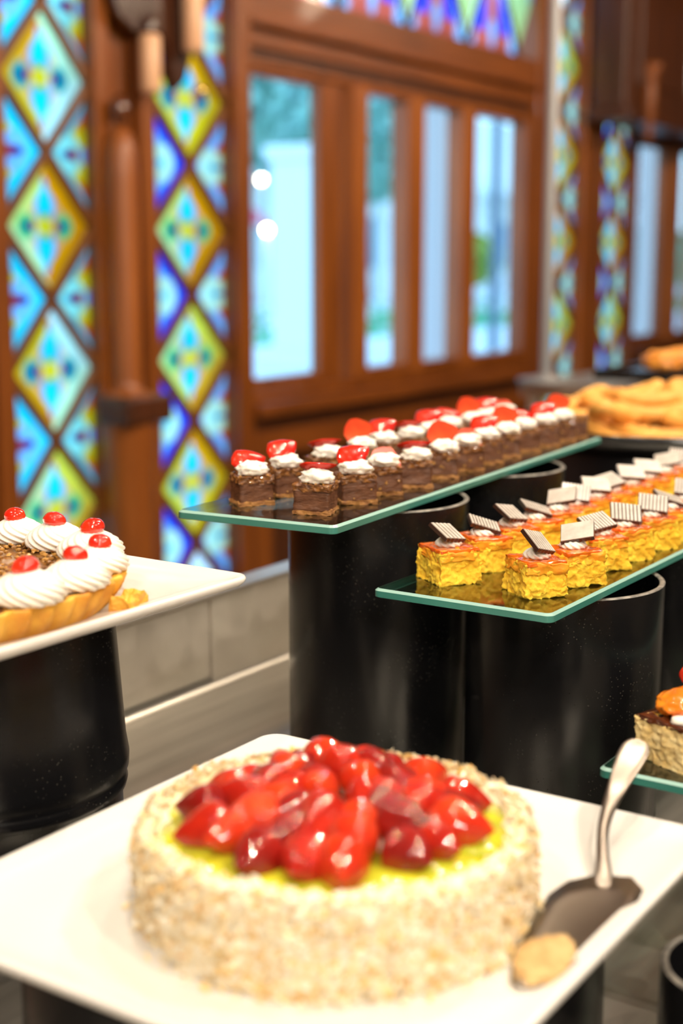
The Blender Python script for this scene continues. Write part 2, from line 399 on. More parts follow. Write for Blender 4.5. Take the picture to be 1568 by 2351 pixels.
# wooden infill where the transom triangles leave the frame
# pillar with half-round shaft between the two stained panels
pl = tag(empty('wooden_pillar', (3.235, 2.93, FZ)), 'half-round wooden pillar with ledge between the two left stained-glass panels', 'pillar')
v, f = lathe([(0, 0-.0), (.075, 0), (.078, .02), (.078, .74), (.086, .76), (.088, .90), (.092, .915), (.092, .955), (.050, .965), (.046, 1.0), (.052, 1.6), (.047, 1.69), (.034, 1.735), (.016, 1.755), (0, 1.758)], 32)
obj('shaft', (v, f), W_O, pl, True)
bm = box(bmesh.new(), -.105, .105, -.10, .035, .87, .955, .012); obj('ledge', bm, W_D, pl)
v, f = lathe([(0, 1.758), (.012, 1.763), (.028, 1.79), (.030, 1.81), (.022, 1.835), (.008, 1.85), (0, 1.853)], 24); obj('finial', (v, f), mat('polished_dark_wood', (.10, .03, .01), .12, coat=.6), pl, True)
# wall lamp: dark carved bracket with two frosted shades and a ball
sc = tag(empty('wall_lamp', (3.40, 2.93, .62)), 'carved dark wall lamp with two frosted beige tube shades above the wooden pillar', 'lamp')
FROST = mat('frosted_shade', (.72, .42, .25), .45, sss=0)
DARKM = mat('dark_bronze', (.045, .014, .006), .25, coat=.5)
def cyl(r0, r1, z0, z1, n=24, bot=True):
    pr = [(0, z0), (r0*.85, z0), (r0, z0+.008), (r1, z1-.008), (r1*.85, z1), (0, z1)]; return lathe(pr, n)
v, f = cyl(.033, .033, -.115, .055); o = obj('shade', (v, f), FROST, sc, True); o.location = (-.045, -.02, 0)
v, f = cyl(.033, .033, .02, .22); o = obj('shade', (v, f), FROST, sc, True); o.location = (.115, -.06, 0)
bm = bmesh.new()
pts = [(-.20, .18), (.14, .30), (.16, .02), (.13, -.06), (.085, -.095), (.06, -.05), (.055, .03), (.0, .085), (-.055, .11), (-.08, .06), (-.11, .065), (-.17, .10)]
fv = [bm.verts.new((x, -.012, z)) for x, z in pts]; ff = bm.faces.new(fv); r = bmesh.ops.extrude_face_region(bm, geom=[ff])
bmesh.ops.translate(bm, vec=(0, .035, 0), verts=[q for q in r['geom'] if isinstance(q, bmesh.types.BMVert)]); bmesh.ops.recalc_face_normals(bm, faces=bm.faces[:])
obj('scroll_bracket', bm, DARKM, sc)
o = obj('ball', blob(.020, 3, 0, 1, 0), mat('polished_brass', (.9, .6, .25), .12, 1), sc, True); o.location = (.155, -.05, -.095)
v, f = cyl(.03, .022, .0, .055); o = obj('shade_holder', (v, f), DARKM, sc, True); o.location = (-.045, -.02, .05)
bm = box(bmesh.new(), -.03, .03, -.01, .07, .12, .30, .006); obj('wall_plate', bm, DARKM, sc)
# ================================================================== OUTSIDE
PAVE = mat('pale_paving', (.80, .80, .78), .8, 0, (.70, .70, .69), .6)
LAWN = mat('lawn', (.10, .42, .20), .9, 0, (.16, .50, .26), 3)
STUC = mat('white_stucco', (.86, .86, .84), .8)
LEAF = mat('hazy_tree_leaves', (.30, .56, .50), .7, 0, (.40, .66, .58), .8)  # pale bluish leaf colour has the outdoor haze mixed in
DLEAF = mat('bush_leaves', (.02, .10, .08), .7, 0, (.04, .16, .10), 1.2)
tag(BX('ground', -20, 100, WY+.3, 90, FZ-.4, FZ-.15, PAVE, None, 0), kind='structure')
for i, (y0, y1, lab) in enumerate(((15.3, 16.2, 'narrow lawn strip nearest the windows outside, in front of the flowers'), (21.2, 26.0, 'broad lawn strip outside behind the flower bed'))):
    tag(BX('lawn_strip', 2, 88, y0, y1, FZ-.15, FZ-.11, LAWN, None, .01), lab, 'lawn')
def scatter_leaves(n, fn, size, seed):
    rnd = random.Random(seed); vs = []; fs = []
    for i in range(n):
        c = Vector(fn(rnd)); a = Vector((rnd.gauss(0, 1), rnd.gauss(0, 1), rnd.gauss(0, 1))).normalized(); b = a.orthogonal().normalized(); s = size*rnd.uniform(.6, 1.3)
        d = a.cross(b)*s*.6; b = b*s; k = len(vs); vs += [tuple(c-b), tuple(c+d), tuple(c+b), tuple(c-d)]; fs.append((k, k+1, k+2, k+3))
    return vs, fs
def ell(rx, ry, rz, cz=0):
    def f(r):
        while 1:
            p = (r.uniform(-1, 1), r.uniform(-1, 1), r.uniform(-1, 1)); d = p[0]**2+p[1]**2+p[2]**2
            if .45 < d < 1: return (p[0]*rx, p[1]*ry, p[2]*rz+cz)
    return f
fl = tag(empty('flower_bed', (28, 18.8, FZ-.15)), 'low bed of pale blossoms between the two lawn strips outside', 'flowers')
obj('foliage', scatter_leaves(5000, lambda r: (r.uniform(-14, 40), r.uniform(-2.2, 2.0), r.uniform(.02, .22)), .22, 3), LAWN, fl)['kind'] = 'stuff'
obj('blossoms', scatter_leaves(3600, lambda r: (r.uniform(-14, 40), r.uniform(-2.1, 1.9), r.uniform(.12, .30)), .17, 4), STUC, fl)['kind'] = 'stuff'
def tree(x, y, h, rx, rz, lab, seed, leaf=LEAF, n=2600, trunk=True, size=.30):
    t = tag(empty('tree' if trunk else 'bush', (x, y, FZ-.15)), lab, 'tree' if trunk else 'bush')
    if trunk:
        v, f = lathe([(.26, 0), (.2, .5), (.15, h*.5), (.09, h*.8), (0, h)], 12); obj('trunk', (v, f), W_D, t, True)
    obj('foliage', scatter_leaves(n, ell(rx, rx, rz, h), size, seed), leaf, t)['kind'] = 'stuff'
tree(39.2, 28.2, 6.3, 2.6, 1.7, 'leafy tree filling the top of the leftmost window', 1, size=.42)
tree(44.6, 28.4, 6.0, 1.9, 2.3, 'leafy tree seen through the second window pane', 2, size=.42)
tree(38.1, 31.0, 1.0, 1.15, 1.0, 'dark rounded bush behind the lawn in the leftmost window', 5, DLEAF, 1800, False, .24)
tree(44.6, 31.0, 1.5, 1.1, 1.1, 'dark bush seen low in the second window pane', 6, DLEAF, 1400, False, .24)
tree(52.0, 28.0, 1.6, 1.3, 1.0, 'yellow-green shrub seen in the rightmost pane of the first window', 8, mat('yellow_green_leaves', (.50, .55, .12), .7), 1500, False, .3)
tree(36.5, 14.0, 1.6, 1.0, .8, 'bright green shrub seen through the far right window', 9, mat('turquoise_leaves', (.12, .60, .40), .7), 1500, False, .25)
def bldg():
    b = tag(empty('white_building', (45, 35, FZ-.15)), 'long white building with columns across the forecourt', 'building')
    BX('wall', -22, 45, 1.5, 6, 0, 9, STUC, b, 0)
    for i in range(14):
        x = -20+4.5*i
        v, f = lathe([(.5, 0), (.5, .2), (.36, .3), (.33, 4.6), (.45, 4.8), (.45, 5)], 20); o = obj('column', (v, f), STUC, b, True); o.location = (x, 0, 0)
        BX('window_opening', x+1.3, x+3.2, 1.40, 1.56, 1.2, 3.6, mat('far_window', (.10, .22, .34), .3) if i == 0 else bpy.data.materials['far_window'], b, .01)
    BX('entablature', -22, 45, -.6, 1.6, 5, 5.8, STUC, b, .02)
bldg()
gp = tag(empty('gate_pillar', (16.35, 11.5, FZ-.15)), 'broad white pillar outside in the right half of the leftmost window', 'pillar')
BX('pillar_shaft', -.13, .58, -.4, .4, .3, 2.9, STUC, gp, .02); BX('pillar_base', -.25, .72, -.6, .6, 0, .3, STUC, gp, .02); BX('pillar_cap', -.2, .65, -.48, .48, 2.9, 3.1, STUC, gp, .02)
aw = tag(empty('awning_stall', (35.2, 27.2, FZ-.15)), 'small stall with faded red awning outside the leftmost window', 'stall')
BX('counter_front', -.9, .9, 0, .8, 0, 1.0, STUC, aw, .02)
M = Matrix.Translation((0, -.2, 3.05)) @ Matrix.Rotation(radians(32), 4, 'X'); obj('awning', box(bmesh.new(), -.9, .9, -.8, .8, -.03, .03, .01, M), mat('red_canvas', (.75, .12, .18), .8), aw)
for sx in (-.9, .84): BX('post', sx, sx+.06, -.5, -.44, 0, 2.8, STUC, aw, .005)
EM = bpy.data.materials.new('lit_globe'); EM.use_nodes = True; e_ = EM.node_tree.nodes['Principled BSDF']; e_.inputs['Emission Color'].default_value = (1, .80, .45, 1); e_.inputs['Emission Strength'].default_value = 60
EM2 = bpy.data.materials.new('dim_globe'); EM2.use_nodes = True; e_ = EM2.node_tree.nodes['Principled BSDF']; e_.inputs['Emission Color'].default_value = (1, .85, .6, 1); e_.inputs['Emission Strength'].default_value = 25
for (x, y, z, m, lab) in ((26.515, 19, 1.759, EM, 'lit globe street lamp at right of the pair outside'), (25.553, 19, 1.791, EM2, 'dimmer globe street lamp at left of the pair outside'), (25.747, 19.0, .694, EM, 'low lit globe lamp below the pair outside')):
    t = tag(empty('street_lamp', (x, y, FZ-.15)), lab, 'lamp'); h = z-FZ+.15
    v, f = lathe([(.06, 0), (.03, .1), (.022, h-.08), (.0, h-.08)], 12); obj('pole', (v, f), STUC, t, True)
    o = obj('globe', blob(.07, 3, 0, 1, 0), m, t, True); o.location = (0, 0, h)
for (x, y, m, lab, r) in ((13.6, 7.0, mat('grey_post', (.12, .16, .22), .5), 'dark metal post outside in the rightmost pane', .055), (11.55, 6.55, mat('pinkish_post', (.62, .50, .46), .7), 'pinkish stucco post seen through the third pane', .14), (12.6, 4.9, bpy.data.materials['pinkish_post'], 'pinkish stucco post seen through the far right window', .10)):
    t = tag(empty('outdoor_post', (x, y, FZ-.15)), lab, 'post')
    v, f = lathe([(r*1.5, 0), (r*1.5, .1), (r, .16), (r, 4.0), (r*1.6, 4.1), (0, 4.1)], 16); obj('post_shaft', (v, f), m, t, True)
# ================================================================== COUNTER
CT = -.46
cn = tag(empty('steel_counter', (0, 0, CT)), 'long brushed stainless steel buffet counter with raised back edge', 'counter')
BX('worktop', -1.2, 3.3, .02, .931, -.03, 0, STEEL, cn, .004)
BX('front_apron', -1.15, 3.25, .06, .09, -.86, -.03, STEELV, cn, .004)
BX('cabinet_base', -1.15, 3.25, .10, .95, -.90, -.032, mat('dark_cabinet', (.02, .018, .016), .5), cn, .004)
BX('upstand_panel', -1.2, 1.150, .931, .945, 0, .101, STEELV, cn, .0015)
BX('upstand_panel', 1.1525, 3.3, .929, .945, 0, .101, STEELV, cn, .0015)
# cove between worktop and upstand
vs = []; fs = []
for x in (-1.2, 3.3):
    for k in range(7):
        a = k/6*pi/2; vs.append((x, .931-.012+.012*sin(a), .0005+.012-.012*cos(a)))
for k in range(6): fs.append((k, k+1, k+8, k+7))
obj('cove', (vs, fs), STEEL, cn, True)
BX('back_ledge', -1.2, 3.3, .926, .962, .1005, .1045, STEEL, cn, .0012)
# steel side table with a pole standing farther back
sd = tag(empty('steel_side_table', (4.02, 1.82, FZ)), 'grey steel side table behind the far end of the glass shelf', 'table')
BX('tabletop', -.22, .55, -.24, .045, .96, 1.0, STEEL, sd, .004)
for x in (-.19, .48):
    for y in (-.17, .03): BX('leg', x, x+.03, y-.03, y, 0, .96, STEELV, sd, .003)
v, f = lathe([(.0, 0), (.085, 0), (.085, .012), (.02, .022), (.0175, .03), (.0175, 2.05), (0, 2.05)], 24)
po = tag(empty('steel_pole', (3.845, 1.80, FZ+1.0)), 'pale grey metal pole with round foot standing on the side table', 'pole')
obj('pole_tube', (v, f), mat('pale_grey_metal', (.22, .22, .23), .55, .2), po, True)
# ------------------------------------------------------------------ black pipe risers
def pipe(x, y, r, ztop, lab, cut=True, name='pipe_riser', z0=CT):
    h = ztop-z0
    p = tag(empty(name, (x, y, z0)), lab, 'riser', 'black pipe risers under the displays')
    t = .0045
    v, f = lathe([(r-.001, 0), (r, .001), (r, h-.0012), ], 96); obj('pipe_wall', (v, f), BLACK, p, True)
    v, f = lathe([(r, h-.0012), (r-.001, h-.0002), (r-t+.001, h-.0002), (r-t, h-.0012)], 96); obj('rim', (v, f), RIM, p, True)
    v, f = lathe([(r-t, h-.0012), (r-t, .001)], 64); obj('inner_wall', (v, f), BLACK, p, True)
    return p
RR = .0815
pipe(1.053, .655, RR, -.2085, 'black pipe riser under the near end of the brownie shelf')
pipe(1.285, .667, RR, -.2085, 'black pipe riser under the middle of the brownie shelf')
pipe(1.049, .469, RR, -.2585, 'black pipe riser under the near end of the yellow cake shelf')
pipe(1.33, .478, RR, -.2585, 'black pipe riser under the far end of the yellow cake shelf, right edge')
pipe(.550, .480, .080, -.349, 'short black pipe riser under the left side of the strawberry cake plate')
pipe(.686, .362, .080, -.349, 'short black pipe riser under the right side of the strawberry cake plate')
pipe(.722, .208, .046, -.385, 'short open black pipe standing right of the strawberry cake plate')
pipe(1.02, .268, .058, -.3385, 'black pipe riser under the lower right glass shelf')
# ------------------------------------------------------------------ glass shelves
def rr_outline(w2, h2, r, n=8):
    pts = []
    for cx, cy, a0 in ((w2-r, h2-r, 0), (-w2+r, h2-r, 90), (-w2+r, -h2+r, 180), (w2-r, -h2+r, 270)):
        for k in range(n+1):
            a = radians(a0+90*k/n); pts.append((cx+r*cos(a), cy+r*sin(a)))
    return pts
def glass_shelf(cx, cy, L, D, rz, z, lab, th=.0075):
    s = tag(empty('glass_shelf', (cx, cy, z-th), rz), lab, 'glass shelf', 'bevelled glass display shelves')
    o = rr_outline(L/2, D/2, .006); i_ = rr_outline(L/2-.0022, D/2-.0022, .0045)
    n = len(o); b = .0009
    vs = [(x, y, 0) for x, y in i_] + [(x, y, th) for x, y in i_]
    obj('glass_pane', (vs, [tuple(range(n-1, -1, -1)), tuple(range(n, 2*n))]), GL_SHELF, s)
    vs = [(x, y, 0) for x, y in i_] + [(x, y, b) for x, y in o] + [(x, y, th-.0018) for x, y in o] + [(x, y, th) for x, y in i_]
    fs = [(k*n+i, k*n+(i+1) % n, (k+1)*n+(i+1) % n, (k+1)*n+i) for k in range(2) for i in range(n)]
    obj('ground_edge', (vs, fs), GEDGE, s)
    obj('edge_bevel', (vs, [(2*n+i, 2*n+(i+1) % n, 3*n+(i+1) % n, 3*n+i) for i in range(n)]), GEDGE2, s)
    return s
BR = radians(4.45)
bx = lambda u, v: (.874+u*cos(BR)-v*sin(BR), .583+u*sin(BR)+v*cos(BR))
cx, cy = bx(.317, .0745); glass_shelf(cx, cy, .634, .149, BR, -.2, 'upper glass shelf carrying the chocolate brownies')
glass_shelf(1.245, .486, .70, .152, 0, -.25, 'middle glass shelf carrying the yellow sponge cakes')
glass_shelf(1.128, .268, .60, .150, radians(0), -.33, 'lower right glass shelf behind the cake server handle')
# ------------------------------------------------------------------ square plates
def sq_plate(cx, cy, w2, d2, rz, ztop, lab, gr=None):
    p = tag(empty('square_plate', (cx, cy, ztop-.019), rz), lab, 'plate', 'white square porcelain plates')
    rings = [(-.060, 0, .004), (-.032, .0, .01), (-.028, .003, .01), (-.026, .0065, .012), (-.003, .0120, .014), (-.0004, .0150, .014), (0, .0172, .014), (-.0008, .0186, .0135), (-.0026, .0190, .013), (-.0055, .0184, .011), (-.013, .0162, .01), (-.022, .0150, .01), (-.05, .0148, .01)]
    vs = []; n = None
    for off, z, r in rings:
        o = rr_outline(w2+off, d2+off, r, 8); n = len(o)
        vs += [(x, y, z) for x, y in o]
    k = len(rings)
    fs = [(j*n+i, j*n+(i+1) % n, (j+1)*n+(i+1) % n, (j+1)*n+i) for j in range(k-1) for i in range(n)]
    fs.append(tuple(range((k-1)*n, k*n))); fs.append(tuple(range(n-1, -1, -1)))
    obj('dish', (vs, fs), PORC, p, True); return p
sq_plate(.597, .4035, .171, .1635, 0, -.330, 'white square plate under the strawberry cake in the foreground')
sq_plate(.625, .745, .158, .152, radians(-1), -.221, 'white square plate under the nut tart at the left')
# tart riser: black tapered stand with a seam
ts = tag(empty('pipe_riser', (.655, .73, CT)), 'black tapered stand with raised seam under the nut tart plate', 'riser', 'black pipe risers under the displays')
v, f = lathe([(.089, 0), (.091, .06), (.0905, .088), (.0935, .090), (.0945, .094), (.0935, .098), (.0925, .100), (.0955, .104), (.0960, .112), (.094, .125), (.0885, .21), (.087, .2195)], 96); obj('stand_wall', (v, f), BLACK, ts, True)
v, f = lathe([(.087, .2195), (.080, .2195)], 96); obj('rim', (v, f), RIM, ts, True)
# ================================================================== BROWNIES
CHOC = mat('chocolate_mousse', (.165, .066, .030), .42, 0, (.085, .030, .013), 60, 6, .9, 220, spec=.4, stretch=(1, 1, 3), bdist=.001)
CRUST = mat('biscuit_crust', (.42, .20, .05), .7, 0, (.22, .085, .02), 180, 4, .6, 300, bdist=.0008)
NUT = mat('caramel_nut_top', (.30, .12, .022), .28, 0, (.09, .028, .008), 160, 4, .8, 260, coat=.5, bdist=.001)
NUTC = mat('golden_nut', (.50, .27, .07), .4, 0, (.30, .13, .03), 60, coat=.3)
CREAM = mat('whipped_cream', (.90, .85, .76), .45, 0, None, bump=.2, bscale=200, sss=.15, bdist=.0006)
def berry_mat(name, c1, c2, coat=.6, rough=.25, bs=.5):
    m = mat(name, c1, rough, 0, c2, 60, 3, coat=coat, sss=0, spec=.12); m.node_tree.nodes['Principled BSDF'].inputs['Coat Roughness'].default_value = .015; m.node_tree.nodes['Principled BSDF'].inputs['Coat IOR'].default_value = 1.65
    t = m.node_tree; b = t.nodes['Principled BSDF']
    tcn = N(t, 'ShaderNodeTexCoord'); v = N(t, 'ShaderNodeTexVoronoi'); v.inputs['Scale'].default_value = 330; t.links.new(tcn.outputs['Object'], v.inputs['Vector'])
    mr = N(t, 'ShaderNodeMapRange'); mr.inputs[1].default_value = .05; mr.inputs[2].default_value = .35; t.links.new(v.outputs['Distance'], mr.inputs[0])
    bp = N(t, 'ShaderNodeBump'); bp.inputs['Strength'].default_value = bs; bp.inputs['Distance'].default_value = .0008; t.links.new(mr.outputs[0], bp.inputs['Height']); t.links.new(bp.outputs[0], b.inputs['Normal'])
    n2 = N(t, 'ShaderNodeTexNoise'); n2.inputs['Scale'].default_value = 190; n2.inputs['Detail'].default_value = 1; t.links.new(tcn.outputs['Object'], n2.inputs['Vector'])
    b2 = N(t, 'ShaderNodeBump'); b2.inputs['Strength'].default_value = .45; b2.inputs['Distance'].default_value = .0020; t.links.new(n2.outputs['Fac'], b2.inputs['Height']); t.links.new(b2.outputs[0], b.inputs['Coat Normal'])
    return m
SKIN = berry_mat('strawberry_skin', (.52, .012, .006), (.32, .006, .004))
SKIN2 = berry_mat('strawberry_skin_bright', (.62, .030, .008), (.50, .012, .006))
CUT = mat('strawberry_cut_face', (.80, .10, .025), .3, 0, (.72, .045, .012), 40, 2, coat=.5)
def berry_half(L, R, seed, thick=1.0):
    """half strawberry lying along +X, cut face down at z=0; slot 0 skin, slot 1 cut face"""
    bm = bmesh.new(); n = 14; m = 12; rows = []
    def rad(t): return R*(sin(pi*min(1, t**.62)*.5+0) if t < .30 else 1)*1.0 if False else R*((t/.30)**.5 if t < .30 else cos((t-.30)/.70*pi/2)**.72)
    for i in range(n+1):
        t = i/n; r = max(rad(t), .0002)
        rows.append([bm.verts.new((t*L, r*cos(pi*j/m)*(1+.05*nz((t*9, j, 0), 1, seed)), r*thick*sin(pi*j/m))) for j in range(m+1)])
    for i in range(n):
        for j in range(m): f = bm.faces.new((rows[i][j], rows[i+1][j], rows[i+1][j+1], rows[i][j+1])); f.smooth = True
        # cut face in two strips
        f = bm.faces.new((rows[i][0], rows[i][m], rows[i+1][m], rows[i+1][0])); f.material_index = 1
    bmesh.ops.recalc_face_normals(bm, faces=bm.faces[:]); return bm
def brownie(seed, berry, cream=True, split=1):
    rnd = random.Random(seed)
    r = empty('chocolate_brownie')
    obj('crust', lump_box(.0312, .0312, .0034, 9, .0014, 240, seed), CRUST, r)
    obj('mousse', lump_box(.0292, .0292, .0185, 12, .0011, 120, seed+9, .0025), CHOC, r, True)
    obj('nut_top', lump_box(.0302, .0302, .0058, 12, .0020, 260, seed+20, .0185), NUT, r)
    vs = []; fs = []
    for k in range(26):
        a, b_ = rnd.uniform(-.0146, .0146), rnd.uniform(-.0150, .0146)
        c = Vector((a, b_, .0235+rnd.uniform(-.001, .0012))) if rnd.random() < .93 else Vector((rnd.uniform(-.014, .014), -.0148, rnd.uniform(.005, .018)))
        s = rnd.uniform(.0008, .0017); t = blob(s, 1, .3, 2, k)
        base = len(vs)
        for v in t.verts: vs.append(tuple(v.co+c))
        for ff in t.faces: fs.append(tuple(base+v.index for v in ff.verts))
        t.free()
    obj('nut_crumbs', (vs, fs), NUTC, r)['kind'] = 'stuff'
    if cream:
        o = obj('cream_dollop', blob(.0104, 4, .32, 2.0, seed+5, (1.28, .92, .66), -.004), CREAM, r, True); o.location = (rnd.uniform(-.001, .003), -.0045, .0290)
    if berry:
        o = obj('strawberry_slice', berry_half(.0330, .0128, seed, .40), [SKIN2, CUT], r)
        o.location, o.rotation_euler = berry
    reg(r); return r
# berries lean on the cream: (location, rotation)
protoB = [brownie(1, ((-.016, .004, .0330), (radians(42), radians(-6), radians(12)))),
          brownie(2, ((-.015, .005, .0365), (radians(160), radians(-4), radians(-4)))),
          brownie(3, ((-.008, .004, .0370), (radians(-112), radians(40), radians(-20)))),
          brownie(4, ((-.014, .002, .0330), (radians(34), radians(-20), radians(18)))),
          brownie(5, ((-.012, .006, .0370), (radians(-98), radians(-10), radians(14)))),]
plainB = brownie(6, None, False)
used = set()
def place(proto, loc, rz, lab, group, cat):
    o = proto if proto.name not in used else copy_tree(proto)
    used.add(proto.name); o.location = loc; o.rotation_euler = (0, 0, rz); tag(o, lab, cat, group); return o
ORD = ['first', 'second', 'third', 'fourth', 'fifth', 'sixth', 'seventh', 'eighth', 'ninth', 'tenth', 'eleventh', 'twelfth', 'thirteenth']
frontB = [(.9165, .630, -70, 1), (.975, .630, -42, 3), (1.026, .634, -47, 2), (1.075, .632, -50, 1), (1.137, .639, -52, 4), (1.188, .640, -44, 2), (1.245, .648, -48, 3), (1.297, .654, -50, 4), (1.345, .655, -46, 0), (1.397, .655, -52, 3), (1.447, .661, -44, 4), (1.487, .660, -60, 5)]
TB = ['a strawberry slice with red skin over the cream', 'a strawberry slice lying flat over the cream', 'an upright orange-red cut strawberry wedge', 'a flat strawberry slice on thick cream', 'a leaning strawberry wedge beside its cream']
for i, (x, y, a, k) in enumerate(frontB):
    pr = plainB if k == 5 else protoB[k]
    lab = ('bare chocolate brownie without cream at the far end of the upper glass shelf' if k == 5 else
           'chocolate brownie, front row of the upper glass shelf, %s from its near end' % ORD[i])
    place(pr, (x, y, -.1998), radians(a), lab, 'chocolate brownies on the upper glass shelf', 'brownie')
backB = [(.922, .699, -36, 0), (.972, .700, -30, 3), (1.044, .708, -38, 1), (1.110, .714, -40, 4), (1.160, .716, -45, 3), (1.212, .719, -42, 1), (1.262, .722, -44, 3), (1.312, .727, -48, 0), (1.362, .730, -42, 4), (1.410, .733, -50, 3), (1.458, .737, -44, 2)]
for i, (x, y, a, k) in enumerate(backB):
    place(protoB[k], (x, y, -.1998), radians(a), 'chocolate brownie, back row of the upper glass shelf, %s from its near end' % ORD[i], 'chocolate brownies on the upper glass shelf', 'brownie')
# ================================================================== YELLOW CAKES
def sponge_mat():
    m = mat('yellow_sponge', (.93, .62, .045), .8, 0, (.90, .50, .02), 60, 4, .6, 420, sss=.3, bdist=.0012)
    return m
SPONGE = sponge_mat()
GLAZE = mat('red_orange_glaze', (.72, .075, .006), .15, 0, (.85, .20, .012), 70, 3, .3, 120, coat=.8, bdist=.0006)
GLAZE2 = mat('soaked_orange_crumb', (.88, .30, .012), .5, 0, (.86, .42, .02), 90, 3, .5, 240, bdist=.001)
DCHOC = mat('dark_chocolate', (.035, .012, .007), .3, coat=.2)
ICING = mat('ivory_icing', (.44, .385, .33), .45, 0, (.56, .50, .44), 120, 3, .2, 300, bdist=.0005)
def rosette(R, H, lobes, twist, n=72, m=22, tipr=.12, amp=.12):
    vs = []; fs = []
    for j in range(m+1):
        t = j/m
        r = R*((1-(1-min(1, t/.22))**2)**.5*.25+.75 if t < .22 else max(tipr, cos((t-.22)/.78*pi/2)**.85))
        for i in range(n):
            a = 2*pi*i/n
            rr = r*(1+amp*(abs(sin(lobes/2*(a+twist*t)))*2-1)*(1-.3*t))
            vs.append((rr*cos(a), rr*sin(a), H*t**.9))
    for j in range(m):
        for i in range(n): fs.append((j*n+i, j*n+(i+1) % n, (j+1)*n+(i+1) % n, (j+1)*n+i))
    fs.append(tuple(m*n+i for i in range(n)))
    return vs, fs
def yellow_cake(seed, stripes, tilt, tile=True):
    r = empty('sponge_cake'); rnd = random.Random(seed)
    bm = lump_box(.0365, .0410, .0250, 28, .0024, 75, seed, 0, .10)
    for v in bm.verts: v.co += Vector((nz(v.co, 520, seed), nz(v.co, 520, seed+1), nz(v.co, 520, seed+2)))*.0012 + Vector((nz(v.co, 260, seed), nz(v.co, 260, seed+3), nz(v.co, 260, seed+5)))*.0012
    obj('sponge', bm, SPONGE, r, True)
    obj('soaked_layer', lump_box(.0342, .0390, .0078, 11, .0024, 120, seed+30, .0180), GLAZE2, r, True)
    obj('glaze', lump_box(.0336, .0384, .0026, 11, .0016, 120, seed+40, .0248), GLAZE, r, True)
    o = obj('cream_rosette', rosette(.0100, .0095, 10, 1.4, 50, 14), CREAM, r, True); o.location = (.000, .000, .0270)
    t = empty('chocolate_tile'); t.parent = r
    # tile is one mesh with icing stripes as sub-part
    bpy.data.objects.remove(t)
    tb = bmesh.new(); n = 11; L = .0265; Wd = .0215
    # serrated long edge
    pts = []
    for k in range(n+1): pts.append((-L/2+L*k/n, -Wd/2+(.0007 if k % 2 else 0)))
    for k in range(n, -1, -1): pts.append((-L/2+L*k/n, Wd/2-(.0007 if k % 2 else 0)))
    f0 = tb.faces.new([tb.verts.new((x, y, 0)) for x, y in pts]); g = bmesh.ops.extrude_face_region(tb, geom=[f0])
    bmesh.ops.translate(tb, vec=(0, 0, .0030), verts=[q for q in g['geom'] if isinstance(q, bmesh.types.BMVert)]); bmesh.ops.recalc_face_normals(tb, faces=tb.faces[:])
    t = obj('chocolate_tile', tb, DCHOC, r)
    ib = bmesh.new()
    for k in range(stripes):
        a = -L/2+.0006+(L-.0008)*k/stripes; b_ = a+(L-.0008)/stripes*(.66 if stripes > 1 else 1)
        box(ib, a, b_, -Wd/2+.0008, Wd/2-.0008, .0027, .0037)
    obj('icing', ib, ICING, t)
    t.location = (tilt[0], tilt[1], .0352+tilt[2]); t.rotation_euler = [radians(q) for q in tilt[3:]]
    reg(r); return r
protoY = [yellow_cake(11, 5, (-.003, -.002, .002, 30, 10, 24)), yellow_cake(12, 7, (-.002, -.004, .004, 40, 14, 34)), yellow_cake(13, 1, (.004, .0, .003, 30, -12, -38)),
          yellow_cake(14, 9, (-.003, -.001, .001, 24, -8, 8)), yellow_cake(15, 8, (.002, .0, .0015, 34, 6, -30)), yellow_cake(16, 1, (.0, .0, .002, 28, 4, -20)), yellow_cake(17, 9, (.001, .002, -.001, 12, 18, -14))]
frontY = [(.951, .449, -40, 1), (1.000, .441, -34, 2), (1.063, .446, -38, 3), (1.110, .444, -30, 4), (1.168, .442, -36, 4), (1.215, .443, -34, 6), (1.270, .446, -38, 4), (1.325, .444, -35, 5)]
for i, (x, y, a, k) in enumerate(frontY):
    place(protoY[k], (x, y, -.2497), radians(a), 'yellow sponge cake, front row of the middle glass shelf, %s from its near end' % ORD[i], 'yellow sponge cakes on the middle glass shelf', 'cake')
backY = [(.953, .527, -32, 0), (1.008, .525, -36, 6), (1.058, .524, -34, 0), (1.100, .522, -30, 6), (1.150, .523, -38, 2), (1.185, .5235, -36, 4), (1.236, .524, -34, 5), (1.276, .525, -30, 3), (1.330, .526, -34, 5), (1.378, .527, -36, 5), (1.430, .528, -32, 2), (1.476, .528, -38, 4)]
for i, (x, y, a, k) in enumerate(backY):
    place(protoY[k], (x, y, -.2497), radians(a), 'yellow sponge cake, back row of the middle glass shelf, %s from its near end' % ORD[i], 'yellow sponge cakes on the middle glass shelf', 'cake')
